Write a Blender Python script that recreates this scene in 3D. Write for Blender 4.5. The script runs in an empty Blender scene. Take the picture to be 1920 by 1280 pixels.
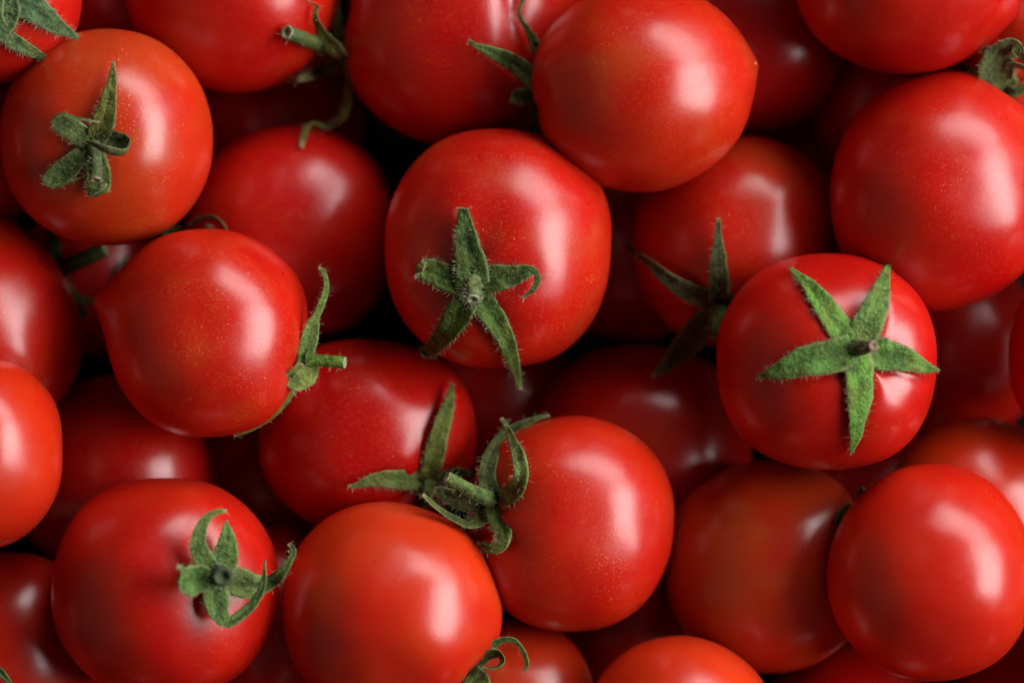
import bpy, bmesh, math, random
from mathutils import Vector, Matrix, noise
from mathutils.bvhtree import BVHTree

random.seed(7)
sc = bpy.context.scene
C = sc.collection

# ------------------------------------------------------------------ camera, light, exposure
H, W = 0.55, 0.165                       # camera height over the reference plane, width of the picture there (m)
PX = W / 1920.0                          # metres per photograph pixel on the reference plane
cam_d = bpy.data.cameras.new('camera')
cam = bpy.data.objects.new('camera', cam_d)
C.objects.link(cam)
cam.location = (0, 0, H)
cam_d.sensor_width = 36
cam_d.lens = 36 * H / W
cam_d.clip_start, cam_d.clip_end = 0.02, 20
cam_d.dof.use_dof = True
cam_d.dof.focus_distance = H - 0.0135
cam_d.dof.aperture_fstop = 7.0
sc.camera = cam

world = bpy.data.worlds.new('World')
sc.world = world
world.use_nodes = True
bg = world.node_tree.nodes['Background']
bg.inputs['Color'].default_value = (1.0, 0.84, 0.72, 1)
bg.inputs['Strength'].default_value = 0.036

def window_light(name, az, el, dist, sx, sy, power, col, spin=0):
    l = bpy.data.lights.new(name, 'AREA')
    l.shape = 'RECTANGLE'
    l.size, l.size_y = sx, sy
    l.energy, l.color = power, col
    o = bpy.data.objects.new(name, l)
    C.objects.link(o)
    a, e = math.radians(az), math.radians(el)
    d = Vector((math.cos(a) * math.cos(e), math.sin(a) * math.cos(e), math.sin(e)))
    o.location = d * dist
    o.rotation_euler = d.to_track_quat('Z', 'Y').to_euler()
    return o
window_light('window_light', 5, 32, 0.95, 0.72, 0.54, 14.0, (1.0, 0.98, 0.97))
window_light('window_light', 57, 27, 0.95, 0.82, 0.42, 8.0, (1.0, 0.98, 0.98))
window_light('pale_wall_bounce', 188, 34, 1.2, 2.0, 1.3, 0.75, (1.0, 0.80, 0.55))

vs = sc.view_settings
vs.view_transform, vs.look, vs.exposure, vs.gamma = 'Standard', 'None', 0.0, 1.0
vs.use_curve_mapping = False

# ------------------------------------------------------------------ materials
def new_mat(name):
    m = bpy.data.materials.new(name)
    m.use_nodes = True
    nt = m.node_tree
    return m, nt, nt.nodes['Principled BSDF']

class NT:
    """small node helper"""
    def __init__(s, nt): s.nt = nt
    def n(s, typ, **kw):
        x = s.nt.nodes.new(typ)
        for k, v in kw.items():
            if k.startswith('i_'):
                x.inputs[k[2:].replace('_', ' ')].default_value = v
            else: setattr(x, k, v)
        return x
    def l(s, a, b): s.nt.links.new(a, b)
    def val(s, op, a, b=None, clamp=False):
        x = s.nt.nodes.new('ShaderNodeMath'); x.operation = op; x.use_clamp = clamp
        for i, v in enumerate((a, b)):
            if v is None: continue
            if isinstance(v, (int, float)): x.inputs[i].default_value = v
            else: s.l(v, x.inputs[i])
        return x.outputs[0]
    def ramp(s, v, lo, hi, a=0.0, b=1.0):
        x = s.nt.nodes.new('ShaderNodeMapRange'); x.interpolation_type = 'SMOOTHSTEP'
        x.inputs[1].default_value, x.inputs[2].default_value = lo, hi
        x.inputs[3].default_value, x.inputs[4].default_value = a, b
        s.l(v, x.inputs[0]); return x.outputs[0]
    def mix(s, f, a, b):
        x = s.nt.nodes.new('ShaderNodeMix'); x.data_type = 'RGBA'
        for i, v in ((0, f), (6, a), (7, b)):
            if isinstance(v, (int, float)): x.inputs[i].default_value = v
            elif isinstance(v, tuple): x.inputs[i].default_value = v + (1,)
            else: s.l(v, x.inputs[i])
        return x.outputs[2]
    def noise(s, vec, scale, detail=2, rough=0.5):
        x = s.n('ShaderNodeTexNoise', i_Scale=scale, i_Detail=detail, i_Roughness=rough)
        s.l(vec, x.inputs['Vector']); return x.outputs['Fac']
    def vor(s, vec, scale):
        x = s.n('ShaderNodeTexVoronoi', i_Scale=scale); s.l(vec, x.inputs['Vector']); return x

def tomato_skin():
    m, nt, p = new_mat('tomato_skin')
    t = NT(nt)
    tc = t.n('ShaderNodeTexCoord')
    oi = t.n('ShaderNodeObjectInfo')
    off = t.n('ShaderNodeVectorMath', operation='ADD')
    sc_ = t.n('ShaderNodeVectorMath', operation='SCALE')
    comb = t.n('ShaderNodeCombineXYZ')
    r = oi.outputs['Random']
    t.l(r, comb.inputs[0]); t.l(t.val('MULTIPLY', r, 1.7), comb.inputs[1]); t.l(t.val('MULTIPLY', r, 2.3), comb.inputs[2])
    t.l(comb.outputs[0], sc_.inputs[0]); sc_.inputs['Scale'].default_value = 1.0
    t.l(tc.outputs['Object'], off.inputs[0]); t.l(sc_.outputs[0], off.inputs[1])
    v = off.outputs[0]
    sep = t.n('ShaderNodeSeparateColor')
    t.l(oi.outputs['Color'], sep.inputs[0])
    ripe, yel, dust = sep.outputs[0], sep.outputs[1], sep.outputs[2]
    big = t.noise(v, 70, 2)
    med = t.noise(v, 330, 4, 0.6)
    fine = t.noise(v, 2600, 3, 0.6)
    # crimson <-> orange red flesh showing through the skin
    k = t.val('ADD', t.val('MULTIPLY', t.ramp(big, 0.3, 0.72), 0.45), t.val('MULTIPLY', med, 0.28))
    k = t.val('ADD', k, t.val('SUBTRACT', ripe, 0.5), clamp=True)
    base = t.mix(k, (0.42, 0.0005, 0.0018), (0.50, 0.014, 0.0030))
    large = t.ramp(t.noise(v, 48, 2), 0.36, 0.62)
    base = t.mix(t.val('MULTIPLY', t.val('MULTIPLY', t.ramp(ripe, 0.55, 1.0), 0.75), large), base, (0.54, 0.038, 0.0045))
    base = t.mix(t.val('MULTIPLY', t.val('MULTIPLY', t.ramp(yel, 0.40, 1.0), 0.80), t.val('ADD', 0.25, t.val('MULTIPLY', large, 0.75))), base, (0.34, 0.036, 0.0045))
    yb = t.noise(v, 95, 3, 0.6)
    base = t.mix(t.val('MULTIPLY', t.ramp(yb, 0.45, 0.75), yel, True), base, (0.40, 0.060, 0.009))
    # fine orange grain inside the skin
    g = t.ramp(fine, 0.52, 0.68)
    base = t.mix(t.val('MULTIPLY', g, t.val('MULTIPLY', dust, 0.50)), base, (0.54, 0.075, 0.012))
    # pale specks, unevenly scattered
    spread = t.ramp(t.noise(v, 140, 3, 0.6), 0.42, 0.66)
    h = None
    for s_, size, amt in ((1150, 0.18, 0.58), (2100, 0.27, 0.48)):
        vo = t.vor(v, s_)
        cs = t.n('ShaderNodeSeparateColor'); t.l(vo.outputs['Color'], cs.inputs[0])
        on = t.ramp(cs.outputs[0], 0.35, 0.55)
        d = t.ramp(vo.outputs['Distance'], size * 0.5, size, 1.0, 0.0)
        f = t.val('MULTIPLY', t.val('MULTIPLY', d, on), t.val('MULTIPLY', spread, dust))
        base = t.mix(t.val('MULTIPLY', f, amt), base, (0.80, 0.26, 0.09))
        h = f if h is None else t.val('ADD', h, f)
    # few dark pin pricks
    vo = t.vor(v, 420)
    cs = t.n('ShaderNodeSeparateColor'); t.l(vo.outputs['Color'], cs.inputs[0])
    pr = t.val('MULTIPLY', t.ramp(vo.outputs['Distance'], 0.03, 0.075, 1, 0), t.ramp(cs.outputs[1], 0.72, 0.8))
    base = t.mix(t.val('MULTIPLY', pr, 0.45), base, (0.10, 0.012, 0.008))
    t.l(base, p.inputs['Base Color'])
    p.inputs['Subsurface Weight'].default_value = 0.75
    p.inputs['Subsurface Radius'].default_value = (1.0, 0.10, 0.05)
    p.inputs['Subsurface Scale'].default_value = 0.0050
    ro = t.val('ADD', 0.255, t.val('MULTIPLY', med, 0.05))
    ro = t.val('ADD', ro, t.val('MULTIPLY', t.ramp(t.noise(v, 150, 4, 0.65), 0.48, 0.75), 0.09))   # waxy bloom, finger marks
    ro = t.val('ADD', ro, t.val('MULTIPLY', t.val('ADD', h, pr), 0.25))
    t.l(ro, p.inputs['Roughness'])
    p.inputs['Specular IOR Level'].default_value = 0.58
    bsum = t.val('ADD', t.val('MULTIPLY', med, 0.30), t.val('MULTIPLY', fine, 0.10))
    bsum = t.val('ADD', bsum, t.val('MULTIPLY', t.noise(v, 5200, 2), 0.035))
    bsum = t.val('ADD', bsum, t.val('MULTIPLY', h, 0.10))
    bsum = t.val('SUBTRACT', bsum, t.val('MULTIPLY', pr, 0.25))
    b = t.n('ShaderNodeBump'); b.inputs['Strength'].default_value = 0.30; b.inputs['Distance'].default_value = 0.0003
    t.l(bsum, b.inputs['Height']); t.l(b.outputs[0], p.inputs['Normal'])
    return m

def sepal_mat():
    m, nt, p = new_mat('sepal_green')
    t = NT(nt)
    tc = t.n('ShaderNodeTexCoord'); oi = t.n('ShaderNodeObjectInfo')
    uv = t.n('ShaderNodeSeparateXYZ'); t.l(tc.outputs['UV'], uv.inputs[0])
    u, w = uv.outputs[0], uv.outputs[1]
    v = tc.outputs['Object']
    n1 = t.noise(v, 420, 4, 0.65); n2 = t.noise(v, 1500, 4, 0.65); n3 = t.noise(v, 190, 2)
    col = oi.outputs['Color']
    dark = t.n('ShaderNodeMix', data_type='RGBA', blend_type='MULTIPLY'); dark.inputs[0].default_value = 1
    t.l(col, dark.inputs[6]); dark.inputs[7].default_value = (0.30, 0.34, 0.30, 1)
    lite = t.n('ShaderNodeMix', data_type='RGBA', blend_type='ADD'); lite.inputs[0].default_value = 1
    t.l(col, lite.inputs[6]); lite.inputs[7].default_value = (0.065, 0.085, 0.03, 1)
    base = t.mix(t.ramp(n1, 0.33, 0.62), dark.outputs[2], col)
    base = t.mix(t.val('MULTIPLY', t.ramp(n2, 0.52, 0.72), 0.75), base, lite.outputs[2])
    base = t.mix(t.val('MULTIPLY', t.ramp(n3, 0.52, 0.75), 0.55), base, (0.13, 0.12, 0.018))   # yellowing
    rib = t.ramp(t.val('ABSOLUTE', t.val('SUBTRACT', w, 0.5)), 0.02, 0.10, 1, 0)
    base = t.mix(t.val('MULTIPLY', rib, 0.35), base, dark.outputs[2])
    edge = t.ramp(t.val('ABSOLUTE', t.val('SUBTRACT', w, 0.5)), 0.36, 0.49)
    base = t.mix(t.val('MULTIPLY', edge, 0.65), base, (0.19, 0.22, 0.08))
    tip = t.ramp(t.val('ADD', u, t.val('MULTIPLY', n1, 0.10)), 0.94, 1.05)
    base = t.mix(tip, base, (0.27, 0.19, 0.10))
    mott = t.val('MULTIPLY', t.ramp(t.noise(v, 800, 3), 0.58, 0.7), 0.5)
    base = t.mix(mott, base, (0.055, 0.045, 0.022))
    t.l(base, p.inputs['Base Color'])
    p.inputs['Roughness'].default_value = 0.62
    p.inputs['Specular IOR Level'].default_value = 0.22
    p.inputs['Subsurface Weight'].default_value = 0.0
    b = t.n('ShaderNodeBump'); b.inputs['Strength'].default_value = 0.7; b.inputs['Distance'].default_value = 0.0008
    t.l(t.val('ADD', n2, t.val('MULTIPLY', n1, 0.8)), b.inputs['Height']); t.l(b.outputs[0], p.inputs['Normal'])
    return m

def plain_mat(name, c1, c2, scale, rough, bump=0.3):
    m, nt, p = new_mat(name)
    t = NT(nt); tc = t.n('ShaderNodeTexCoord')
    n = t.noise(tc.outputs['Object'], scale, 4, 0.6)
    t.l(t.mix(t.ramp(n, 0.35, 0.65), c1, c2), p.inputs['Base Color'])
    p.inputs['Roughness'].default_value = rough
    p.inputs['Specular IOR Level'].default_value = 0.3
    b = t.n('ShaderNodeBump'); b.inputs['Strength'].default_value = bump; b.inputs['Distance'].default_value = 0.0003
    t.l(n, b.inputs['Height']); t.l(b.outputs[0], p.inputs['Normal'])
    return m

M_SKIN = tomato_skin()
M_SEPAL = sepal_mat()
M_CUT = plain_mat('cut_stem_pale', (0.13, 0.16, 0.075), (0.32, 0.35, 0.21), 2500, 0.6)
M_CUTG = plain_mat('cut_stem_dark', (0.018, 0.030, 0.012), (0.06, 0.085, 0.035), 1800, 0.7)
M_CUTB = plain_mat('cut_stem_brown', (0.12, 0.075, 0.045), (0.28, 0.19, 0.13), 2500, 0.7)
M_HAIR = plain_mat('plant_hair', (0.24, 0.27, 0.15), (0.36, 0.38, 0.24), 900, 0.6, 0)
M_SCAR = plain_mat('blossom_scar', (0.55, 0.25, 0.05), (0.75, 0.45, 0.10), 3000, 0.5)
M_FLOOR = plain_mat('dark_board', (0.005, 0.003, 0.003), (0.010, 0.007, 0.006), 60, 1.0)
M_FLOOR.node_tree.nodes['Principled BSDF'].inputs['Specular IOR Level'].default_value = 0.02

# ------------------------------------------------------------------ geometry helpers
def at(px, py, z):
    s = PX * (H - z) / H
    return Vector(((px - 960) * s, (640 - py) * s, z))

def link(name, me, mat, parent=None, color=None, loc=None):
    o = bpy.data.objects.new(name, me)
    if mat and not me.materials: me.materials.append(mat)
    C.objects.link(o)
    if parent is not None: o.parent = parent
    if loc is not None: o.location = loc
    if color: o.color = tuple(color) + (1,)
    return o

def smooth(me):
    me.polygons.foreach_set('use_smooth', [True] * len(me.polygons)); me.update()

_ico = {}
def ico(sub):
    if sub not in _ico:
        bm = bmesh.new(); bmesh.ops.create_icosphere(bm, subdivisions=sub, radius=1)
        bm.verts.ensure_lookup_table()
        _ico[sub] = ([v.co.normalized() for v in bm.verts], [[v.index for v in f.verts] for f in bm.faces])
        bm.free()
    return _ico[sub]

def axis3(a):                            # picture direction (x right, y down, z to the camera) -> world
    return Vector((a[0], -a[1], a[2])).normalized()

def body_shape(spec, R, seed, sub):
    """unit directions -> radii: dimple and shoulders at the stem end, point at the blossom end, soft lobes"""
    dirs, faces = ico(sub)
    a = axis3(spec.get('axis', (0.3, 0.4, -0.6)))
    ref = a.orthogonal().normalized(); ref2 = a.cross(ref)
    D = spec.get('dimple', 0.10); DW = spec.get('dimple_w', 0.26); T = spec.get('tip', 0.0); tw = spec.get('tipw', 0.22)
    L = spec.get('lobes', 0.018); sq = spec.get('sq', 2.03 + 0.23 * ((seed * 0.618) % 1))
    fur = spec.get('furrow')
    cre = []
    for (cx, cy) in spec.get('creases', []):
        d = axis3((cx, cy, 0)); d = d - a * d.dot(a)
        cre.append(math.atan2(d.dot(ref2), d.dot(ref)))
    nb = spec.get('bump', 0.028)
    so = Vector((seed * 3.17, seed * 1.91, seed * 0.77))
    out = []
    for d in dirs:
        c = max(-1.0, min(1.0, d.dot(a)))
        an = math.acos(c); ab = math.pi - an
        r = (abs(d.x) ** sq + abs(d.y) ** sq + abs(d.z) ** sq) ** (-1 / sq)
        r -= D * math.exp(-(an / DW) ** 2)
        r += 0.022 * math.exp(-((an - 0.36 - DW) / 0.30) ** 2)
        ph = math.atan2(d.dot(ref2), d.dot(ref))
        r += L * math.cos(5 * ph + seed) * math.exp(-(an / 0.85) ** 2)
        r += L * 0.5 * math.cos(3 * ph + 2 * seed) * math.sin(an)
        if fur:
            r -= fur[2] * math.exp(-abs((d.x - fur[0]) / fur[1]) ** 1.5) * max(0.0, min(1.0, (d.y + 0.55) / 0.6))
        if T: r += T * math.exp(-ab / tw)
        for cp in cre:
            dp = (ph - cp + math.pi) % (2 * math.pi) - math.pi
            s = math.sin(an)
            r -= 0.026 * math.exp(-(dp * s / 0.050) ** 2) * math.exp(-((an - 0.35) / 0.42) ** 2)
            r += 0.012 * math.exp(-(dp * s / 0.16) ** 2) * math.exp(-((an - 0.35) / 0.5) ** 2)
        r += nb * noise.noise(d * 1.25 + so) + nb * 0.30 * noise.noise(d * 2.6 + so)
        out.append(d * r)
    return out, faces

class Tomato: pass

def fit(co, rot, hx, hy):
    """scale and centre so that the outline seen from above spans the measured box"""
    ca, sa = math.cos(rot), math.sin(rot)
    P = [(v.x * ca + v.y * sa, -v.x * sa + v.y * ca, v.z) for v in co]
    x0, x1 = min(p[0] for p in P), max(p[0] for p in P)
    y0, y1 = min(p[1] for p in P), max(p[1] for p in P)
    z0, z1 = min(p[2] for p in P), max(p[2] for p in P)
    hz = 0.5 * (hx + hy)
    res = []
    for p in P:
        x = (p[0] - (x0 + x1) / 2) * 2 * hx / (x1 - x0)
        y = (p[1] - (y0 + y1) / 2) * 2 * hy / (y1 - y0)
        z = (p[2] - (z0 + z1) / 2) * 2 * hz / (z1 - z0)
        res.append(Vector((x * ca - y * sa, x * sa + y * ca, z)))
    return res

placed = []
GROUP = 'ripe red tomatoes heaped together'
def add_tomato(key, box, zhint, label, spec, parts):
    """box = (x0, x1, y0, y1) of the outline in photograph pixels; sinks until it only touches those in front"""
    cx, cy = (box[0] + box[1]) / 2, (box[2] + box[3]) / 2
    rx, ry = (box[1] - box[0]) / 2, (box[3] - box[2]) / 2
    z = zhint * PX
    slack = spec.get('slack', 0.93)
    while True:
        s = PX * (H - z) / H
        c = at(cx, cy, z); R = (rx + ry) / 2 * s
        if all((c - q.c).length >= slack * (R + q.R) for q in placed) or z < -0.11: break
        z -= 0.0004
    T = Tomato(); T.c, T.R, T.key, T.s = c, R, key, s
    placed.append(T)
    seed = 1 + len(placed)
    co, faces = body_shape(spec, R, seed, spec.get('sub', 6))
    co = fit(co, math.radians(spec.get('rot', 0)), rx * s, ry * s)
    me = bpy.data.meshes.new('fruit')
    me.from_pydata(co, [], faces); smooth(me)
    color = spec.get('col', (0.5, 0.25, 0.7))
    if parts:
        root = bpy.data.objects.new('tomato', None); C.objects.link(root); root.location = c
        root.empty_display_size = 0.01
        T.fruit = link('fruit', me, M_SKIN, root, color)
    else:
        me.name = 'tomato'
        root = link('tomato', me, M_SKIN, None, color, c)
        T.fruit = root
    root['label'] = label; root['category'] = 'tomato'; root['group'] = GROUP
    T.root = root
    T.bvh = BVHTree.FromPolygons(co, faces)       # local to the tomato centre
    return T

A0 = 1000                                # lift of A0 + h: height h over the tomato's centre instead of over its skin
def A(h): return A0 + h

def pt(T, px, py, lift):
    """picture point and height -> point local to the tomato, and the skin normal there"""
    o = Vector((0, 0, H))
    if lift < 500:
        d = (at(px, py, 0) - o).normalized()
        hit, nrm, _, _ = T.bvh.ray_cast(o - T.c, d)
        if hit is not None:
            p = hit - d * (lift * PX)
            return p, nrm
        z = T.c.z + lift * PX
    else:
        z = T.c.z + (lift - A0) * PX
    p = at(px, py, z) - T.c
    return p, p.normalized()

def over(T, other, px, py, h):
    """lift that lays a point h pixels above another tomato's skin"""
    o = Vector((0, 0, H)); d = (at(px, py, 0) - o).normalized()
    hit, _, _, _ = other.bvh.ray_cast(o - other.c, d)
    z = (hit.z + other.c.z if hit is not None else other.c.z + 0.25 * other.R) + h * PX
    return A((z - T.c.z) / PX)

def catmull(P, n):
    """P: list of tuples of floats -> interpolated list"""
    out = []
    m = len(P)
    for i in range(m - 1):
        p0 = P[max(i - 1, 0)]; p1 = P[i]; p2 = P[i + 1]; p3 = P[min(i + 2, m - 1)]
        for k in range(n):
            t = k / n
            out.append(tuple(0.5 * (2 * b + (c - a) * t + (2 * a - 5 * b + 4 * c - d) * t * t + (3 * b - a - 3 * c + d) * t ** 3)
                             for a, b, c, d in zip(p0, p1, p2, p3)))
    out.append(tuple(P[-1]))
    return out

VIEW = Vector((0, 0, 1))
def frames(pts, n0):
    """parallel transported normals along a path"""
    N = len(pts)
    tans = []
    for i in range(N):
        t = pts[min(i + 1, N - 1)] - pts[max(i - 1, 0)]
        tans.append(t.normalized() if t.length > 1e-9 else (tans[-1] if tans else Vector((1, 0, 0))))
    n = (n0 - tans[0] * n0.dot(tans[0]))
    n = n.normalized() if n.length > 1e-4 else tans[0].orthogonal().normalized()
    ns = [n]
    for i in range(1, N):
        q = tans[i - 1].rotation_difference(tans[i])
        n = q @ n
        n = (n - tans[i] * n.dot(tans[i])).normalized()
        ns.append(n)
    return tans, ns

hair_acc = None
def add_hair(p, d, L, r):
    """one fine tapered plant hair, bent once"""
    V, F = hair_acc
    d = d.normalized(); s = d.orthogonal().normalized(); t = d.cross(s)
    bend = (s * random.uniform(-1, 1) + t * random.uniform(-1, 1)) * 0.35 * L
    rings = [(p, r), (p + d * L * 0.5 + bend * 0.3, r * 0.75)]
    b = len(V)
    for c, rr in rings:
        for k in range(3):
            a = k * 2.0944
            V.append(c + (s * math.cos(a) + t * math.sin(a)) * rr)
    V.append(p + d * L + bend)
    for k in range(3):
        j = (k + 1) % 3
        F.append((b + k, b + j, b + 3 + j, b + 3 + k)); F.append((b + 3 + k, b + 3 + j, b + 6))

def sepal(T, calyx, P, color, k=0.3, cup=0.16, hairs=42, seed=0, n_seg=7, blunt=0.0):
    """P: [(px, py, lift, half width px[, twist deg])...] from the hub to the tip"""
    face = 0.0
    if P[0][0] == 'face': face = P[0][1]; P = P[1:]
    ctrl = []; n0 = None
    for q in P:
        p, nn = pt(T, q[0], q[1], q[2])
        if n0 is None: n0 = (nn * (1 - k) + VIEW * k).normalized()
        ctrl.append((p.x, p.y, p.z, q[3] * PX * 1.13, math.radians(q[4]) if len(q) > 4 else 0.0))
    S = catmull(ctrl, n_seg)
    pts = [Vector(s[:3]) for s in S]
    tans, ns = frames(pts, n0)
    NV = 9
    top, bot, uvs = [], [], []
    N = len(S)
    so = Vector((seed * 2.3 + T.c.x * 90, seed * 1.1, T.c.y * 90))
    for i in range(N):
        u = i / (N - 1)
        hw = max(S[i][3], 0.6 * PX)
        ser = 1 + 0.10 * noise.noise(Vector((u * 14, seed, 3.0)) + so)
        ser2 = 1 + 0.10 * noise.noise(Vector((u * 14, seed, 9.0)) + so)
        n = Matrix.Rotation(S[i][4], 3, tans[i]) @ ns[i]
        if face:
            n = n * (1 - face) + VIEW * face * (1 if n.z > -0.2 else -1)
            n = (n - tans[i] * n.dot(tans[i])).normalized()
        side = tans[i].cross(n).normalized()
        for j in range(NV):
            v = -1 + 2 * j / (NV - 1)
            w = v * hw * (ser if v > 0 else ser2)
            off = cup * hw * (v * v) - 0.10 * hw * math.exp(-(v / 0.22) ** 2)
            wp = Vector((u * 9, v * 1.6, seed * 1.0)) + so
            off += 0.16 * hw * noise.noise(wp) + 0.10 * hw * noise.noise(wp * 2.7)
            th = (1.9 * PX) * (1 - 0.75 * v * v) * (0.4 + 0.6 * min(1, hw / (8 * PX)))
            base = pts[i] + side * w + n * off
            top.append(base + n * th); bot.append(base - n * th)
            uvs.append((u, (v + 1) / 2))
        if hairs and 0.04 < u:
            for _ in range(max(1, round(hairs / N * (0.5 + hw / (14 * PX))))):
                e = random.choice((-1, 1, -1, 1, 0))
                if e:
                    d = side * e + n * random.uniform(-0.2, 0.7) + tans[i] * random.uniform(-0.5, 0.8)
                    p = pts[i] + side * e * hw * 0.95 + n * cup * hw
                else:
                    v = random.uniform(-0.8, 0.8)
                    d = n + side * random.uniform(-0.8, 0.8) + tans[i] * random.uniform(-0.6, 0.6)
                    p = pts[i] + side * v * hw + n * cup * hw * v * v
                add_hair(p, d, random.uniform(4, 13) * PX, random.uniform(0.20, 0.36) * PX)
    V = top + bot; nb = len(top); F = []
    def idx(i, j): return i * NV + j
    for i in range(N - 1):
        for j in range(NV - 1):
            a, b, c, d = idx(i, j), idx(i, j + 1), idx(i + 1, j + 1), idx(i + 1, j)
            F.append((a, b, c, d)); F.append((nb + a, nb + d, nb + c, nb + b))
        for j in (0, NV - 1):
            a, d = idx(i, j), idx(i + 1, j)
            F.append((a, d, nb + d, nb + a) if j == 0 else (a, nb + a, nb + d, d))
    for i in (0, N - 1):
        for j in range(NV - 1):
            a, b = idx(i, j), idx(i, j + 1)
            F.append((a, nb + a, nb + b, b) if i == 0 else (a, b, nb + b, nb + a))
    me = bpy.data.meshes.new('sepal')
    me.from_pydata(V, [], F)
    uvl = me.uv_layers.new(name='UVMap')
    uu = uvs + uvs
    for lp in me.loops: uvl.data[lp.index].uv = uu[lp.vertex_index]
    smooth(me)
    me.validate()
    return link('sepal', me, M_SEPAL, calyx, color)

def stem(T, P, color, cut='pale', hairs=50, seed=0):
    """P: [(px, py, lift, radius px)...] from the hub to the cut end"""
    ctrl = []; n0 = None
    for q in P:
        p, nn = pt(T, q[0], q[1], q[2])
        if n0 is None: n0 = nn
        ctrl.append((p.x, p.y, p.z, q[3] * PX))
    S = catmull(ctrl, 6); pts = [Vector(s[:3]) for s in S]
    tans, ns = frames(pts, n0.orthogonal())
    K = 16; V, F = [], []
    so = Vector((seed, T.c.x * 70, T.c.y * 70))
    for i in range(len(S)):
        b = tans[i].cross(ns[i])
        for k in range(K):
            a = 2 * math.pi * k / K
            dr = ns[i] * math.cos(a) + b * math.sin(a)
            r = S[i][3] * (1 + 0.06 * math.cos(5 * a) + 0.10 * noise.noise(dr * 1.3 + so + Vector((i * 0.25, 0, 0))))
            V.append(pts[i] + dr * r)
            if hairs and random.random() < hairs / (len(S) * K):
                add_hair(pts[i] + dr * r, dr + tans[i] * random.uniform(-0.5, 0.6), random.uniform(5, 14) * PX, random.uniform(0.3, 0.5) * PX)
    for i in range(len(S) - 1):
        for k in range(K):
            j = (k + 1) % K
            F.append((i * K + k, i * K + j, (i + 1) * K + j, (i + 1) * K + k))
    F.append(tuple(range(K)))
    me = bpy.data.meshes.new('stem'); me.from_pydata(V, [], F)
    uvl = me.uv_layers.new(name='UVMap')
    for lp in me.loops: uvl.data[lp.index].uv = (0.8 * (lp.vertex_index // K) / len(S), 0.25)
    smooth(me)
    st = link('stem', me, M_SEPAL, T.root, color)
    # cut end: pale rim round a sunken pith
    last = V[-K:]; c = pts[-1]; t = tans[-1]; R = S[-1][3]
    CV, CF = [], []
    for f, h in ((1.0, -0.05), (1.02, 0.06), (0.86, 0.16), (0.55, 0.10), (0.42, -0.22), (0.12, -0.32)):
        for q in last:
            CV.append(c + (q - c) * f + t * R * h)
    for i in range(5):
        for k in range(K):
            j = (k + 1) % K
            CF.append((i * K + k, i * K + j, (i + 1) * K + j, (i + 1) * K + k))
    CF.append(tuple(5 * K + k for k in range(K)))
    me = bpy.data.meshes.new('cut_end'); me.from_pydata(CV, [], CF); smooth(me)
    link('cut_end', me, {'pale': M_CUT, 'brown': M_CUTB, 'green': M_CUTG}[cut], st)
    return st

def calyx(T, hub, sepals, stem_pts=None, color=(0.075, 0.13, 0.045), cut='pale', stem_color=None, k=0.6, hairs=42, cup=0.16, sep_colors=None):
    """hub = (px, py, lift, radius px)"""
    global hair_acc
    hair_acc = ([], [])
    p, nn = pt(T, hub[0], hub[1], hub[2])
    dirs, faces = ico(3)
    n = (nn * 0.7 + VIEW * 0.3).normalized()
    q = VIEW.rotation_difference(n)
    R = hub[3] * PX
    V = [p + q @ Vector((d.x * R, d.y * R, d.z * R * 0.34)) * (1 + 0.10 * noise.noise(d * 2.2 + T.c * 60)) for d in dirs]
    me = bpy.data.meshes.new('calyx'); me.from_pydata(V, [], faces)
    uvl = me.uv_layers.new(name='UVMap')
    for lp in me.loops: uvl.data[lp.index].uv = (0.1, 0.3)
    smooth(me)
    cal = link('calyx', me, M_SEPAL, T.root, color)
    for _ in range(int(hairs * 0.8)):
        a = random.uniform(0, 6.283)
        d = q @ Vector((math.cos(a), math.sin(a), random.uniform(0.2, 1.2)))
        add_hair(p + q @ Vector((math.cos(a) * R * 0.8, math.sin(a) * R * 0.8, R * 0.15)), d, random.uniform(5, 13) * PX, random.uniform(0.3, 0.5) * PX)
    for i, P in enumerate(sepals):
        cc = sep_colors[i] if sep_colors and sep_colors[i] else tuple(c * random.uniform(0.85, 1.15) for c in color)
        sepal(T, cal, P, cc, k=k, hairs=hairs, seed=i + 1, cup=cup)
    if stem_pts: stem(T, stem_pts, stem_color or color, cut, seed=len(placed), hairs=hairs * 1.2)
    if hair_acc[0]:
        me = bpy.data.meshes.new('hairs'); me.from_pydata(hair_acc[0], [], hair_acc[1])
        h = link('hairs', me, M_HAIR, cal); h['kind'] = 'stuff'
    return cal

def scar(T, px, py, r):
    p, nn = pt(T, px, py, 0.5)
    dirs, faces = ico(2)
    me = bpy.data.meshes.new('blossom_scar')
    q = VIEW.rotation_difference(nn)
    me.from_pydata([p + q @ Vector((d.x * r * PX, d.y * r * PX, d.z * r * PX * 0.5)) for d in dirs], [], faces); smooth(me)
    link('blossom_scar', me, M_SCAR, T.root)

# ------------------------------------------------------------------ the heap, front ones first
# col = (orangeness, yellow patches, specks)
G_MID = (0.076, 0.130, 0.025)
G_BRI = (0.124, 0.244, 0.040)
G_OLI = (0.108, 0.130, 0.032)
G_DRK = (0.043, 0.062, 0.016)

def tom(key, box, z, label, parts=False, **spec):
    T = add_tomato(key, box, z, label, spec, parts)
    return T

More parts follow.
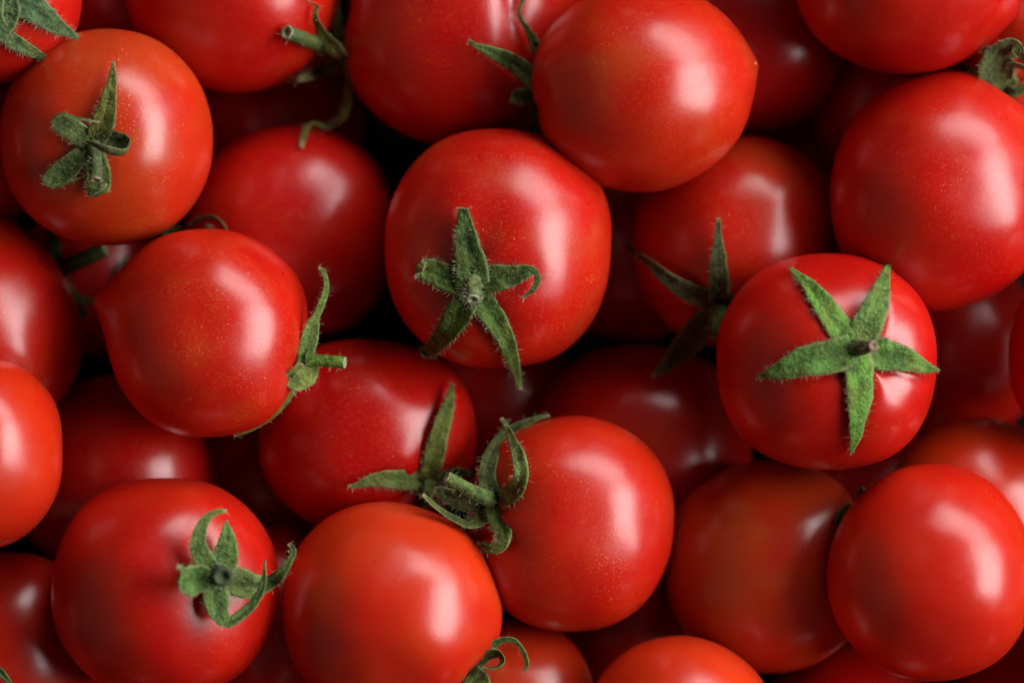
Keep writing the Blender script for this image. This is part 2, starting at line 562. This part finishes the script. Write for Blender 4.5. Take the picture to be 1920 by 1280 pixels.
T = {}
T[26] = tom(26, (1550, 1936, 869, 1276), 70, 'smooth bright tomato without stalk at right, lapping over the corner of an orange-brown one', axis=(0.15, 0.5, -0.8), col=(0.72, 0.12, 0.25), bump=0.027)
T[24] = tom(24, (1343, 1753, 475, 881), 62, 'tomato topped by a flat bright green five-pointed star with short brown stalk', True, axis=(0.30, 0.0, 0.95), col=(0.45, 0.05, 0.35), dimple=0.08,
    creases=[(-125, -150), (55, -160), (150, 40), (-12, 190), (-185, 50)], sub=7, bump=0.027)
T[15] = tom(15, (97, 522, 896, 1312), 60, 'big tomato at lower left with curly green calyx raised towards the viewer', True, axis=(0.48, -0.02, 0.85), col=(0.55, 0.18, 0.45), lobes=0.003, dimple=0.07, dimple_w=0.40)
T[18] = tom(18, (528, 942, 940, 1350), 55, 'orange-red tomato at bottom with the widest gleam, calyx under its right rim', True, axis=(0.65, 0.65, 0.15), col=(0.92, 0.15, 0.30), bump=0.045)
T[1] = tom(1, (-185, 152, -190, 156), 55, 'tomato cut by the top left corner, with broad green sepals hanging over it', True, axis=(0.1, -0.1, 0.9), col=(0.55, 0.1, 0.4))
T[31] = tom(31, (1092, 1462, 1192, 1600), 40, 'bare orange-red tomato dome rising from the bottom edge, right of centre', axis=(0.2, 0.3, -0.9), col=(0.88, 0.12, 0.5))
T[13] = tom(13, (-255, 116, 662, 1034), 105, 'plain orange-red tomato cut by the left edge, the lower of two there with no stalk', axis=(-0.8, 0.2, -0.3), col=(0.80, 0.12, 0.5))
T[7] = tom(7, (1487, 1912, -260, 139), 25, 'tomato cut by the top edge at right, with blunt point on its right side', axis=(-0.90, -0.43, 0.0), tip=0.10, tipw=0.30, col=(0.45, 0.12, 0.35), bump=0.027)
T[5] = tom(5, (996, 1421, -26, 360), 5, 'uppermost tomato at top centre with pointed right end and sepals behind its left side', True, axis=(-0.97, 0.22, -0.06), tip=0.11, tipw=0.34, dimple=0.06, col=(0.68, 0.55, 0.95), bump=0.027)
T[11] = tom(11, (176, 576, 429, 820), 35, 'tomato with sharp point on its left and side-on calyx with bright green stalk', True, axis=(0.965, 0.26, 0.0), tip=0.27, tipw=0.30, dimple=0.05, col=(0.62, 0.35, 0.9))
T[2] = tom(2, (2, 399, 56, 461), 15, 'orange-tinged tomato at upper left with crumpled olive calyx and one upright sepal', True, axis=(-0.15, 0.1, 0.95), col=(0.98, 0.75, 1.0), dimple=0.07, lobes=0.006, bump=0.015)
T[22] = tom(22, (722, 1146, 241, 690), -12, 'large central tomato with hairy dark green star and pale hollow stalk end', True, axis=(-0.2, 0.25, 0.9), col=(0.55, 0.42, 1.0), sq=2.25, dimple=0.045)
T[20] = tom(20, (876, 1265, 779, 1183), -15, 'tomato right of bottom centre whose stalk points left from a curled calyx', True, axis=(-0.72, -0.12, 0.60), col=(0.70, 0.18, 0.75), dimple=0.06)
T[8] = tom(8, (1557, 1972, 136, 583), -30, 'large tall tomato cut by the right edge, with long curved gleam and no stalk', axis=(0.6, -0.7, -0.2), col=(0.40, 0.22, 0.55), rot=0, bump=0.035)
T[30] = tom(30, (1893, 2290, 480, 850), -20, 'dark sliver of tomato at the right edge below the tall one', axis=(0.5, 0.3, -0.7), col=(0.4, 0.1, 0.3))
T[4] = tom(4, (643, 1092, -195, 275), -205, 'broad furrowed tomato at top edge left of centre, stalk sticking out of its left side', True, slack=0.80, furrow=(0.44, 0.115, 0.060), axis=(-0.97, -0.1, 0.05), dimple=0.16, col=(0.35, 0.2, 0.65))
T[12] = tom(12, (-212, 129, 352, 812), -20, 'oval tomato cut by the left edge, the upper of two there with no stalk', axis=(-0.5, -0.6, -0.2), rot=36, slack=0.86, col=(0.6, 0.15, 0.5))
T[19] = tom(19, (484, 893, 636, 1007), -80, 'crimson tomato below centre left with one long upright sepal and one pointing left', True, axis=(0.45, 0.45, 0.65), col=(0.22, 0.08, 0.75), bump=0.045)
T[3] = tom(3, (235, 640, -230, 174), -150, 'dim tomato cut by the top edge, left of the stalk that points to it', axis=(0.1, -0.5, -0.5), col=(0.5, 0.25, 0.6))
T[9] = tom(9, (1782, 2150, -90, 280), -70, 'pale gleaming tomato at top right corner under a thick curled green calyx', True, axis=(-0.3, 0.3, 0.8), col=(0.7, 0.3, 0.5))
T[23] = tom(23, (1184, 1578, 254, 652), -100, 'shaded tomato behind the bright star one, with dark spiky sepals spread to its left', True, axis=(-0.2, 0.6, 0.6), col=(0.72, 0.5, 0.6))
T[27] = tom(27, (1664, 2010, 782, 1110), -90, 'brownish orange tomato at right edge, mostly behind the smooth bright one', axis=(0.5, -0.2, -0.4), col=(0.95, 0.6, 0.6), slack=0.80)
T[10] = tom(10, (344, 742, 235, 645), -100, 'shaded crimson tomato with a broad gleam, behind the one with sharp left point', True, axis=(-0.8, 0.2, 0.0), col=(0.20, 0.12, 0.6), bump=0.035)
T[25] = tom(25, (1245, 1640, 863, 1260), -80, 'dusky orange-brown tomato with small round gleam, below the star tomato', True, axis=(0.90, -0.30, 0.1), col=(0.95, 0.95, 0.7), slack=0.86)
T[14] = tom(14, (36, 414, 704, 1090), -120, 'shadowy red tomato at left under the pointed one, gleam touching the tomato below', True, axis=(-0.4, 0.6, -0.2), col=(0.35, 0.2, 0.7))
T[16] = tom(16, (-160, 190, 1036, 1400), -90, 'dark tomato in the bottom left corner with greyish gleam down it', True, axis=(-0.6, 0.3, 0.3), col=(0.6, 0.4, 0.4))
T[32] = tom(32, (812, 1116, 1160, 1470), -100, 'brown-red tomato at bottom edge behind a curled green sepal', axis=(0.4, 0.5, -0.4), col=(0.85, 0.6, 0.5))
T[6] = tom(6, (1235, 1586, -110, 252), -90, 'dark crimson tomato with small gleam, behind the uppermost pointed one', axis=(0.5, 0.3, -0.6), col=(0.25, 0.1, 0.3))
T[21] = tom(21, (994, 1408, 646, 1050), -150, 'deep shaded tomato with one small bluish gleam, between centre and the star tomato', axis=(-0.2, 0.3, -0.7), col=(0.6, 0.45, 0.5), slack=0.93)
T[17] = tom(17, (400, 640, 985, 1330), -140, 'narrow strip of dark red tomato between the two large ones at lower left', axis=(0.2, 0.3, -0.7), col=(0.35, 0.15, 0.4), slack=0.88)
T[34] = tom(34, (30, 310, 385, 665), -250, 'hidden dark tomato in the left gap with dim green stalk lying across it', True, axis=(-0.6, 0.1, 0.6), col=(0.3, 0.1, 0.3), slack=0.93)
T[28] = tom(28, (1480, 1800, 800, 1120), -190, 'dark tomato with purple sheen in the small gap under the star tomato', axis=(-0.2, 0.3, -0.7), col=(0.3, 0.1, 0.3), slack=0.88)
T[29] = tom(29, (1620, 1960, 480, 830), -470, 'almost black tomato deep under the tall one at right', axis=(-0.2, 0.3, -0.7), col=(0.4, 0.1, 0.3), slack=0.88)
T[33] = tom(33, (760, 1090, 610, 930), -230, 'deep dark tomato below the central one, with dim green sepal tip', True, axis=(0.5, 0.4, 0.5), col=(0.4, 0.1, 0.3), slack=0.88)
T[35] = tom(35, (330, 640, 770, 1080), -260, 'black-red tomato deep between the pointed one and curly calyx one', axis=(-0.2, 0.3, -0.7), col=(0.35, 0.1, 0.3), slack=0.88)
T[36] = tom(36, (1010, 1330, 300, 640), -260, 'black-red tomato deep to the right of the central one', axis=(-0.2, 0.3, -0.7), col=(0.35, 0.1, 0.3), slack=0.88)
T[37] = tom(37, (1020, 1330, 1000, 1330), -420, 'black-red tomato deep in the gap above the bare bottom dome', axis=(-0.2, 0.3, -0.7), col=(0.35, 0.1, 0.3), slack=0.88)
T[38] = tom(38, (1430, 1760, 1205, 1540), -520, 'dark tomato at the bottom edge below the dusky orange-brown one', axis=(-0.2, 0.3, -0.7), col=(0.4, 0.1, 0.3), slack=0.88)
T[39] = tom(39, (60, 370, -150, 170), -250, 'black-red tomato deep in the gap near the top left corner', axis=(-0.2, 0.3, -0.7), col=(0.35, 0.1, 0.3), slack=0.88)
T[40] = tom(40, (340, 680, 60, 400), -290, 'black-red tomato deep under the stalk at upper left', axis=(-0.2, 0.3, -0.7), col=(0.35, 0.1, 0.3), slack=0.88)
T[41] = tom(41, (1790, 2120, 1180, 1500), -480, 'dark tomato in the bottom right corner', axis=(-0.2, 0.3, -0.7), col=(0.4, 0.1, 0.3), slack=0.88)
T[45] = tom(45, (1520, 1830, 60, 380), -250, 'black-red tomato deep in the gap left of the tall right one', axis=(-0.2, 0.3, -0.7), col=(0.35, 0.1, 0.3), slack=0.88)
T[46] = tom(46, (1380, 1700, 120, 440), -330, 'black tomato at the very bottom of the gap above the tall right one', axis=(-0.2, 0.3, -0.7), col=(0.3, 0.1, 0.3), slack=0.88)
T[43] = tom(43, (-230, 110, 110, 430), -120, 'sliver of dark tomato at left edge beside the orange-tinged one', axis=(-0.2, 0.3, -0.7), col=(0.5, 0.1, 0.3), slack=0.85)

# ------------------------------------------------------------------ calyxes, sepals, stalks
calyx(T[22], (888, 535, -2, 37), [
    [(888, 530, 5, 28), (884, 497, 7, 27), (877, 457, 9, 20), (873, 428, 12, 15), (868, 394, 17, 8), (868, 390, 20, 5)],
    [(893, 532, 5, 24), (935, 520, 7, 22), (967, 515, 9, 16), (990, 508, 14, 10), (1004, 510, 18, 5), (1008, 526, 22, 5), (998, 545, 22, 4), (977, 559, 20, 2)],
    [('face', 0.4), (893, 540, 5, 24), (912, 575, 6, 21), (942, 622, 8, 16), (958, 665, 12, 12), (970, 705, A(40), 6), (977, 731, A(35), 2)],
    [('face', 0.6), (884, 543, 5, 24), (861, 587, 6, 22), (832, 628, 8, 17), (810, 652, 14, 12), (797, 660, 20, 9), (790, 665, 22, 4)],
    [(882, 535, 5, 24), (840, 521, 6, 23), (810, 508, 9, 19), (788, 502, 18, 15), (784, 500, 26, 12), (795, 504, 32, 5)],
], [(887, 530, 4, 18), (887, 540, 28, 16), (886, 552, 46, 14), (886, 561, 58, 12)], color=(0.071, 0.130, 0.020), stem_color=(0.140, 0.177, 0.061), hairs=90)

calyx(T[24], (1605, 652, -2, 30), [
    [(1602, 648, 4, 24), (1572, 612, 6, 23), (1543, 570, 8, 19), (1516, 534, 10, 12), (1497, 516, 12, 7), (1480, 500, 14, 2)],
    [(1608, 645, 4, 22), (1628, 605, 7, 25), (1645, 565, 9, 20), (1656, 532, 12, 12), (1663, 508, 14, 6), (1667, 490, 16, 2)],
    [(1612, 653, 4, 24), (1655, 664, 7, 26), (1695, 672, 9, 20), (1728, 685, 12, 12), (1748, 692, 14, 6), (1761, 694, 14, 2)],
    [(1606, 658, 4, 22), (1611, 695, 7, 25), (1612, 738, 9, 23), (1608, 782, 10, 16), (1603, 822, 12, 9), (1594, 853, 12, 2)],
    [(1600, 655, 4, 24), (1560, 668, 6, 27), (1510, 677, 8, 24), (1470, 692, 9, 16), (1442, 701, 10, 8), (1419, 707, 10, 2)],
], [(1603, 652, 2, 17), (1614, 652, 34, 14), (1628, 650, 68, 11), (1638, 648, 90, 10)], color=G_BRI, cut='brown', stem_color=(0.108, 0.125, 0.050), hairs=50, cup=0.10)

calyx(T[2], (176, 270, -2, 24), [
    [(178, 264, 5, 16), (192, 240, 8, 20), (200, 210, 12, 17), (206, 178, 16, 12), (211, 145, 22, 7), (213, 114, 28, 2)],
    [(170, 268, 5, 16), (142, 247, 12, 18), (120, 234, 22, 17), (104, 222, 36, 11), (116, 214, 50, 7), (148, 222, 54, 5), (187, 229, 50, 3)],
    [(170, 274, 5, 15), (146, 298, 10, 16), (122, 320, 15, 19), (98, 341, 26, 16), (104, 351, 40, 7), (140, 338, 44, 4), (166, 329, 42, 2)],
    [(176, 278, 5, 16), (182, 312, 8, 20), (186, 342, 10, 20), (183, 364, 20, 15), (192, 358, 30, 9), (200, 345, 30, 3)],
    [(182, 268, 5, 14), (214, 261, 14, 14), (239, 270, 32, 12), (232, 287, 52, 10), (206, 284, 64, 10), (180, 273, 68, 7), (157, 263, 66, 2)],
], [(176, 272, 4, 13), (179, 295, 30, 12), (180, 318, 46, 12), (179, 337, 58, 12)], color=G_OLI, stem_color=(0.103, 0.135, 0.050), hairs=55,
    sep_colors=[(0.173, 0.177, 0.032), None, None, None, None])

calyx(T[11], (571, 676, A(35), 20), [
    [('face', 0.6), (570, 690, A(50), 11), (573, 662, A(62), 14), (581, 630, A(66), 14), (588, 604, A(64), 10), (593, 594, A(62), 6), (602, 572, A(58), 6), (611, 545, A(52), 5), (611, 522, A(50), 4), (604, 507, A(52), 4), (596, 503, A(54), 2)],
    [('face', 0.5), (580, 672, A(52), 13), (572, 698, A(68), 21), (556, 713, A(78), 18), (539, 709, A(90), 11), (548, 697, A(100), 7), (568, 682, A(102), 3)],
    [(560, 700, A(20), 8), (550, 725, A(30), 7), (536, 752, A(34), 5), (510, 779, A(30), 5), (478, 801, A(20), 4), (458, 808, A(14), 5), (438, 817, A(8), 2)],
    [(568, 672, A(30), 12), (566, 650, A(10), 12), (572, 620, A(-20), 8), (576, 600, A(-40), 3)],
], [(576, 674, A(60), 14), (594, 675, A(64), 11), (620, 677, A(70), 11), (646, 680, A(76), 11)], color=(0.157, 0.187, 0.036), stem_color=(0.130, 0.250, 0.029), k=0.55, hairs=50)

calyx(T[20], (925, 935, -4, 24), [
    [('face', 0.5), (922, 930, 6, 15), (914, 895, 12, 15), (920, 855, 18, 13), (945, 818, 22, 11), (975, 798, 24, 8), (1005, 785, 22, 5), (1030, 778, 20, 2)],
    [('face', 0.8), (932, 935, 6, 14), (962, 922, 20, 15), (977, 895, 42, 13), (974, 860, 60, 12), (962, 828, 74, 8), (951, 802, 82, 5), (939, 783, 88, 3)],
    [(927, 945, 6, 17), (936, 975, 10, 17), (946, 1000, 18, 13), (940, 1022, 28, 11), (918, 1028, 36, 8), (893, 1017, 40, 3)],
    [(918, 945, 6, 17), (900, 975, A(120), 14), (872, 982, A(130), 10), (840, 966, A(138), 7), (815, 948, A(146), 6), (792, 927, A(152), 5)],
    [(918, 938, 4, 16), (880, 940, A(105), 17), (845, 930, A(105), 14), (812, 918, A(110), 6)],
], [(922, 936, 10, 15), (900, 928, A(142), 14), (870, 913, A(150), 13), (838, 895, A(158), 12)], color=(0.092, 0.120, 0.029), stem_color=(0.124, 0.198, 0.054), hairs=65,
    sep_colors=[None, (0.173, 0.239, 0.061), None, None, (0.065, 0.062, 0.014)])

calyx(T[19], (803, 902, -3, 20), [
    [(803, 898, 6, 16), (812, 860, 12, 18), (824, 812, 20, 16), (837, 770, 28, 12), (845, 740, 34, 7), (849, 717, 38, 2)],
    [(798, 904, 6, 15), (760, 898, 12, 17), (722, 897, 16, 14), (692, 901, 20, 10), (670, 909, 22, 5), (651, 911, 24, 2)],
    [(808, 900, 6, 10), (835, 890, 10, 9), (860, 885, 14, 7), (882, 885, 16, 3)],
    [(800, 908, 5, 14), (788, 935, 6, 16), (775, 960, 6, 8)],
], [(804, 903, 4, 16), (802, 918, 22, 14), (800, 932, 34, 13)], color=(0.092, 0.130, 0.025), hairs=55,
    sep_colors=[(0.130, 0.161, 0.025), (0.108, 0.151, 0.036), G_DRK, G_DRK])

calyx(T[15], (408, 1082, 20, 30), [
    [(402, 1076, 20, 15), (382, 1050, 30, 17), (371, 1022, 42, 14), (374, 996, 54, 11), (385, 974, 68, 8), (404, 960, 78, 5), (425, 957, 84, 3)],
    [(413, 1074, 20, 18), (420, 1052, 28, 22), (425, 1025, 38, 18), (426, 1003, 48, 12), (424, 975, 60, 2)],
    [(400, 1084, 20, 14), (376, 1085, 42, 22), (354, 1088, 64, 25), (338, 1084, 88, 17), (340, 1067, 102, 7), (331, 1060, 104, 4)],
    [(415, 1086, 20, 18), (447, 1090, 28, 23), (475, 1099, 38, 20), (503, 1092, 50, 13), (525, 1075, A(150), 9), (543, 1050, A(160), 6), (550, 1032, A(166), 5), (541, 1018, A(170), 4)],
    [(406, 1090, 20, 18), (404, 1120, 28, 22), (412, 1152, 40, 16), (430, 1166, 58, 10), (456, 1150, 72, 10), (480, 1125, 86, 8), (494, 1092, 98, 5), (497, 1050, 106, 2)],
], [(411, 1078, 12, 22), (414, 1078, 46, 18), (416, 1079, 76, 17), (418, 1080, 102, 18)], color=(0.103, 0.172, 0.035), stem_color=(0.035, 0.050, 0.030), cut='green', hairs=40)

calyx(T[18], (878, 1258, A(40), 24), [
    [(876, 1262, A(50), 16), (897, 1237, A(62), 14), (918, 1213, A(70), 10), (940, 1199, A(74), 6), (962, 1199, A(72), 5), (979, 1216, A(68), 4), (988, 1240, A(64), 4), (984, 1258, A(60), 3)],
    [(884, 1258, A(60), 10), (912, 1228, A(72), 10), (936, 1224, A(80), 10), (944, 1240, A(84), 8), (928, 1252, A(86), 6), (906, 1252, A(84), 3)],
    [(878, 1262, A(60), 18), (895, 1280, A(74), 22), (902, 1312, A(80), 18), (900, 1340, A(80), 6)],
    [(868, 1268, A(50), 14), (845, 1287, A(70), 14), (822, 1302, A(80), 8), (800, 1312, A(90), 2)],
], color=(0.097, 0.156, 0.036), k=0.6, hairs=50)

calyx(T[1], (0, -12, -3, 30), [
    [(10, -10, 6, 26), (50, 8, 9, 25), (80, 28, 11, 20), (108, 50, 14, 13), (132, 63, A(60), 7), (152, 77, A(50), 3)],
    [(3, -8, 6, 24), (14, 20, 10, 21), (11, 45, 14, 17), (2, 66, 22, 9), (-8, 74, 28, 3)],
    [(-12, -5, 6, 18), (-14, 35, 12, 18), (10, 66, 16, 13), (40, 86, 16, 12), (68, 101, 14, 8), (94, 116, 12, 2)],
    [(-8, -20, 6, 20), (-60, -30, 9, 20), (-110, -20, 9, 3)],
    [(4, -20, 6, 20), (20, -70, 9, 20), (30, -120, 9, 3)],
], [(0, -14, 2, 16), (-8, -20, 40, 13), (-14, -26, 70, 12)], color=(0.081, 0.151, 0.047), hairs=65)

o4 = lambda px, py, h: over(T[5], T[4], px, py, h)
calyx(T[5], (1012, 145, A(-30), 26), [
    [(1022, 165, A(0), 18), (988, 137, o4(988, 137, 26), 17), (960, 116, o4(960, 116, 22), 15), (935, 103, o4(935, 103, 20), 12), (908, 92, o4(908, 92, 22), 8), (889, 84, o4(889, 84, 24), 4), (878, 75, o4(878, 75, 28), 3)],
    [(1018, 108, A(-10), 14), (1002, 80, o4(1002, 80, 24), 9), (989, 55, o4(989, 55, 20), 5), (977, 36, o4(977, 36, 18), 3.5), (973, 22, o4(973, 22, 18), 3), (980, 2, o4(980, 2, 16), 3), (990, -25, o4(990, -25, 14), 2)],
    [(1015, 170, o4(1000, 172, 30), 14), (988, 180, o4(988, 180, 26), 14), (970, 183, o4(970, 183, 22), 12), (958, 182, o4(958, 182, 18), 6)],
    [(1008, 195, A(-50), 12), (1006, 225, A(-50), 9), (1016, 252, A(-50), 8), (1033, 277, A(-50), 4)],
], color=(0.081, 0.140, 0.035), k=0.7, hairs=45, sep_colors=[(0.103, 0.177, 0.043), G_OLI, (0.054, 0.078, 0.020), (0.045, 0.08, 0.022)])
scar(T[5], 1416, 119, 2.6)

o3 = lambda px, py, h: over(T[4], T[3], px, py, h)
o10 = lambda px, py, h: over(T[4], T[10], px, py, h)
calyx(T[4], (648, 100, A(60), 20), [
    [('face', 0.5), (650, 112, A(80), 12), (630, 94, o3(622, 90, 30), 14), (608, 66, o3(608, 66, 40), 11), (593, 38, o3(593, 38, 34), 6), (592, 20, o3(592, 20, 28), 4), (596, 12, o3(596, 12, 30), 3), (575, 2, o3(575, 2, 26), 2)],
    [(645, 90, A(60), 10), (634, 50, A(70), 9), (628, 5, A(70), 8), (622, -50, A(60), 3)],
    [('face', 0.4), (650, 110, A(80), 6), (655, 150, A(60), 6), (652, 190, A(50), 7), (641, 219, A(50), 7), (615, 237, o10(605, 245, 22), 5), (588, 231, o10(588, 243, 18), 3), (576, 241, o10(576, 243, 16), 4), (570, 256, o10(570, 256, 14), 5), (564, 277, o10(564, 277, 8), 4)],
    [(645, 115, A(0), 12), (600, 135, A(-10), 10), (565, 148, o3(560, 140, 10), 5), (536, 152, o3(536, 148, 10), 3)],
], [(648, 98, A(70), 16), (610, 88, o3(606, 86, 22), 15), (575, 76, o3(575, 76, 24), 14), (538, 61, o3(538, 61, 30), 14)], color=(0.110, 0.105, 0.022), stem_color=(0.06, 0.105, 0.035), k=0.7, hairs=25)

calyx(T[23], (1350, 568, -3, 24), [
    [(1350, 562, 6, 18), (1347, 525, 10, 17), (1347, 485, 14, 13), (1346, 452, 18, 8), (1346, 428, 22, 5), (1347, 408, 26, 3)],
    [(1344, 566, 6, 18), (1305, 553, 16, 17), (1262, 530, 28, 14), (1226, 500, 38, 8), (1200, 480, 44, 4), (1182, 468, 48, 3), (1171, 451, 54, 2)],
    [(1344, 576, 6, 18), (1312, 615, 10, 24), (1280, 652, A(60), 20), (1250, 684, A(55), 11), (1222, 706, A(55), 3)],
    [(1356, 570, 6, 16), (1380, 575, 8, 16), (1410, 590, 8, 4)],
], [(1348, 572, 4, 18), (1346, 590, 26, 16), (1344, 610, 42, 15), (1342, 628, 54, 14)], color=(0.054, 0.064, 0.018), stem_color=(0.092, 0.130, 0.025), cut='brown', hairs=40)

calyx(T[9], (1885, 150, -3, 26), [
    [('face', 0.5), (1886, 172, 10, 26), (1868, 150, 34, 32), (1864, 122, 56, 30), (1876, 98, 72, 26), (1896, 86, 84, 19), (1910, 93, 74, 9), (1920, 112, 70, 5), (1924, 124, 66, 2)],
    [(1880, 170, 10, 12), (1900, 174, 20, 9), (1930, 160, 26, 7), (1955, 150, 26, 3)],
    [(1886, 145, 20, 12), (1895, 122, 50, 9), (1915, 124, 56, 8), (1945, 134, 54, 3)],
    [(1865, 160, 4, 14), (1830, 150, 8, 13), (1812, 136, 10, 10), (1798, 120, 10, 5)],
    [(1868, 120, 20, 10), (1852, 96, 24, 6), (1838, 91, 22, 4), (1826, 95, 20, 2)],
], color=(0.086, 0.114, 0.040), hairs=40, sep_colors=[(0.092, 0.130, 0.047), G_MID, None, (0.054, 0.088, 0.022), G_DRK])

calyx(T[34], (108, 508, -2, 18), [
    [(108, 505, 6, 9), (106, 475, 20, 10), (99, 450, 34, 9), (88, 425, 44, 4)],
    [(114, 520, 6, 9), (128, 545, 14, 8), (150, 560, 22, 7), (182, 565, 26, 3)],
    [(114, 530, 6, 14), (138, 572, 10, 16), (160, 594, 12, 8)],
    [(212, 530, 10, 3), (226, 508, 18, 5), (233, 492, 24, 5), (239, 480, 28, 2)],
], [(110, 508, 4, 16), (140, 493, 26, 15), (168, 480, 44, 15), (196, 467, 60, 15)], color=(0.085, 0.130, 0.040), k=0.7, hairs=25)

calyx(T[10], (372, 450, A(60), 14), [
    [(360, 455, A(100), 8), (364, 432, A(120), 8), (376, 416, A(140), 8), (394, 410, A(160), 8), (412, 415, A(176), 7), (424, 432, A(184), 5), (420, 450, A(180), 2)],
    [(372, 450, A(60), 12), (345, 436, A(80), 12), (322, 434, A(90), 9), (306, 440, A(90), 4)],
    [(380, 445, A(150), 5), (390, 428, A(164), 6), (404, 430, A(170), 2)],
], color=(0.108, 0.156, 0.050), k=0.7, hairs=20, sep_colors=[None, None, (0.300, 0.200, 0.100)])

calyx(T[33], (992, 790, A(110), 14), [
    [(992, 790, A(115), 12), (982, 768, A(125), 10), (966, 750, A(130), 7), (949, 730, A(130), 3)],
    [(995, 795, A(110), 12), (1010, 800, A(110), 10), (1030, 800, A(110), 3)],
], color=(0.032, 0.083, 0.029), k=0.7, hairs=10)

calyx(T[25], (1606, 955, A(70), 14), [
    [(1600, 955, A(120), 6), (1610, 934, A(132), 6), (1617, 914, A(142), 6), (1625, 922, A(146), 5), (1634, 910, A(146), 8), (1644, 908, A(144), 7)],
    [(1600, 954, 6, 9), (1586, 958, 12, 10), (1574, 970, 14, 9), (1568, 984, 12, 4)],
], color=(0.200, 0.180, 0.100), k=0.6, hairs=8, sep_colors=[(0.340, 0.290, 0.180), (0.054, 0.062, 0.014)])

calyx(T[16], (-30, 1262, -3, 16), [
    [(-30, 1262, 6, 10), (-8, 1256, 16, 9), (8, 1266, 22, 7), (20, 1284, 22, 5), (26, 1300, 20, 2)],
    [(-34, 1258, 6, 10), (-60, 1240, 10, 10), (-90, 1230, 10, 2)],
], color=(0.140, 0.198, 0.058), hairs=15)

calyx(T[14], (100, 1055, A(-30), 12), [
    [(100, 1058, A(-20), 5), (95, 1044, A(0), 5), (86, 1028, A(16), 5), (74, 1016, A(24), 3)],
    [(102, 1060, A(-30), 8), (120, 1075, A(-30), 8), (135, 1080, A(-30), 3)],
], color=(0.054, 0.073, 0.022), k=0.6, hairs=8)

# ------------------------------------------------------------------ the heap goes on outside the frame
rng = random.Random(3)
ring_spec = dict(axis=(0.2, 0.3, -0.7), col=(0.5, 0.2, 0.3), sub=4)
n_ring = 0
for zl in (20, -150, -330):
    for gx in range(-560, 2600, 265):
        for gy in range(-720, 2000, 265):
            px, py = gx + rng.uniform(-60, 60) + (zl == -150) * 160, gy + rng.uniform(-60, 60)
            r = rng.uniform(185, 205)
            if -r - 8 < px < 1920 + r + 8 and -r - 8 < py < 1280 + r + 8: continue
            if (zl == 20 and px > 1900 and 690 < py < 1180): continue
            c = at(px, py, zl * PX); s = PX * (H - zl * PX) / H
            if any((c - q.c).length < 0.90 * (r * s + q.R) for q in placed): continue
            X = add_tomato('ring', (px - r, px + r, py - r, py + r), zl, 'red tomato of the same heap lying just outside the picture', ring_spec, False)
            X.root['group'] = 'tomatoes outside the picture'
            n_ring += 1
print('ring', n_ring)

# ------------------------------------------------------------------ the dark board far below
zmin = min(q.c.z - q.R for q in placed)
me = bpy.data.meshes.new('floor')
me.from_pydata([(-0.6, -0.6, 0), (0.6, -0.6, 0), (0.6, 0.6, 0), (-0.6, 0.6, 0)], [], [(0, 1, 2, 3)])
fl = link('floor', me, M_FLOOR, None, None, (0, 0, zmin))
fl['kind'] = 'structure'
for q in placed: print('tomato', q.key, 'z px', round(q.c.z / PX), 'R mm', round(q.R * 1000, 1))
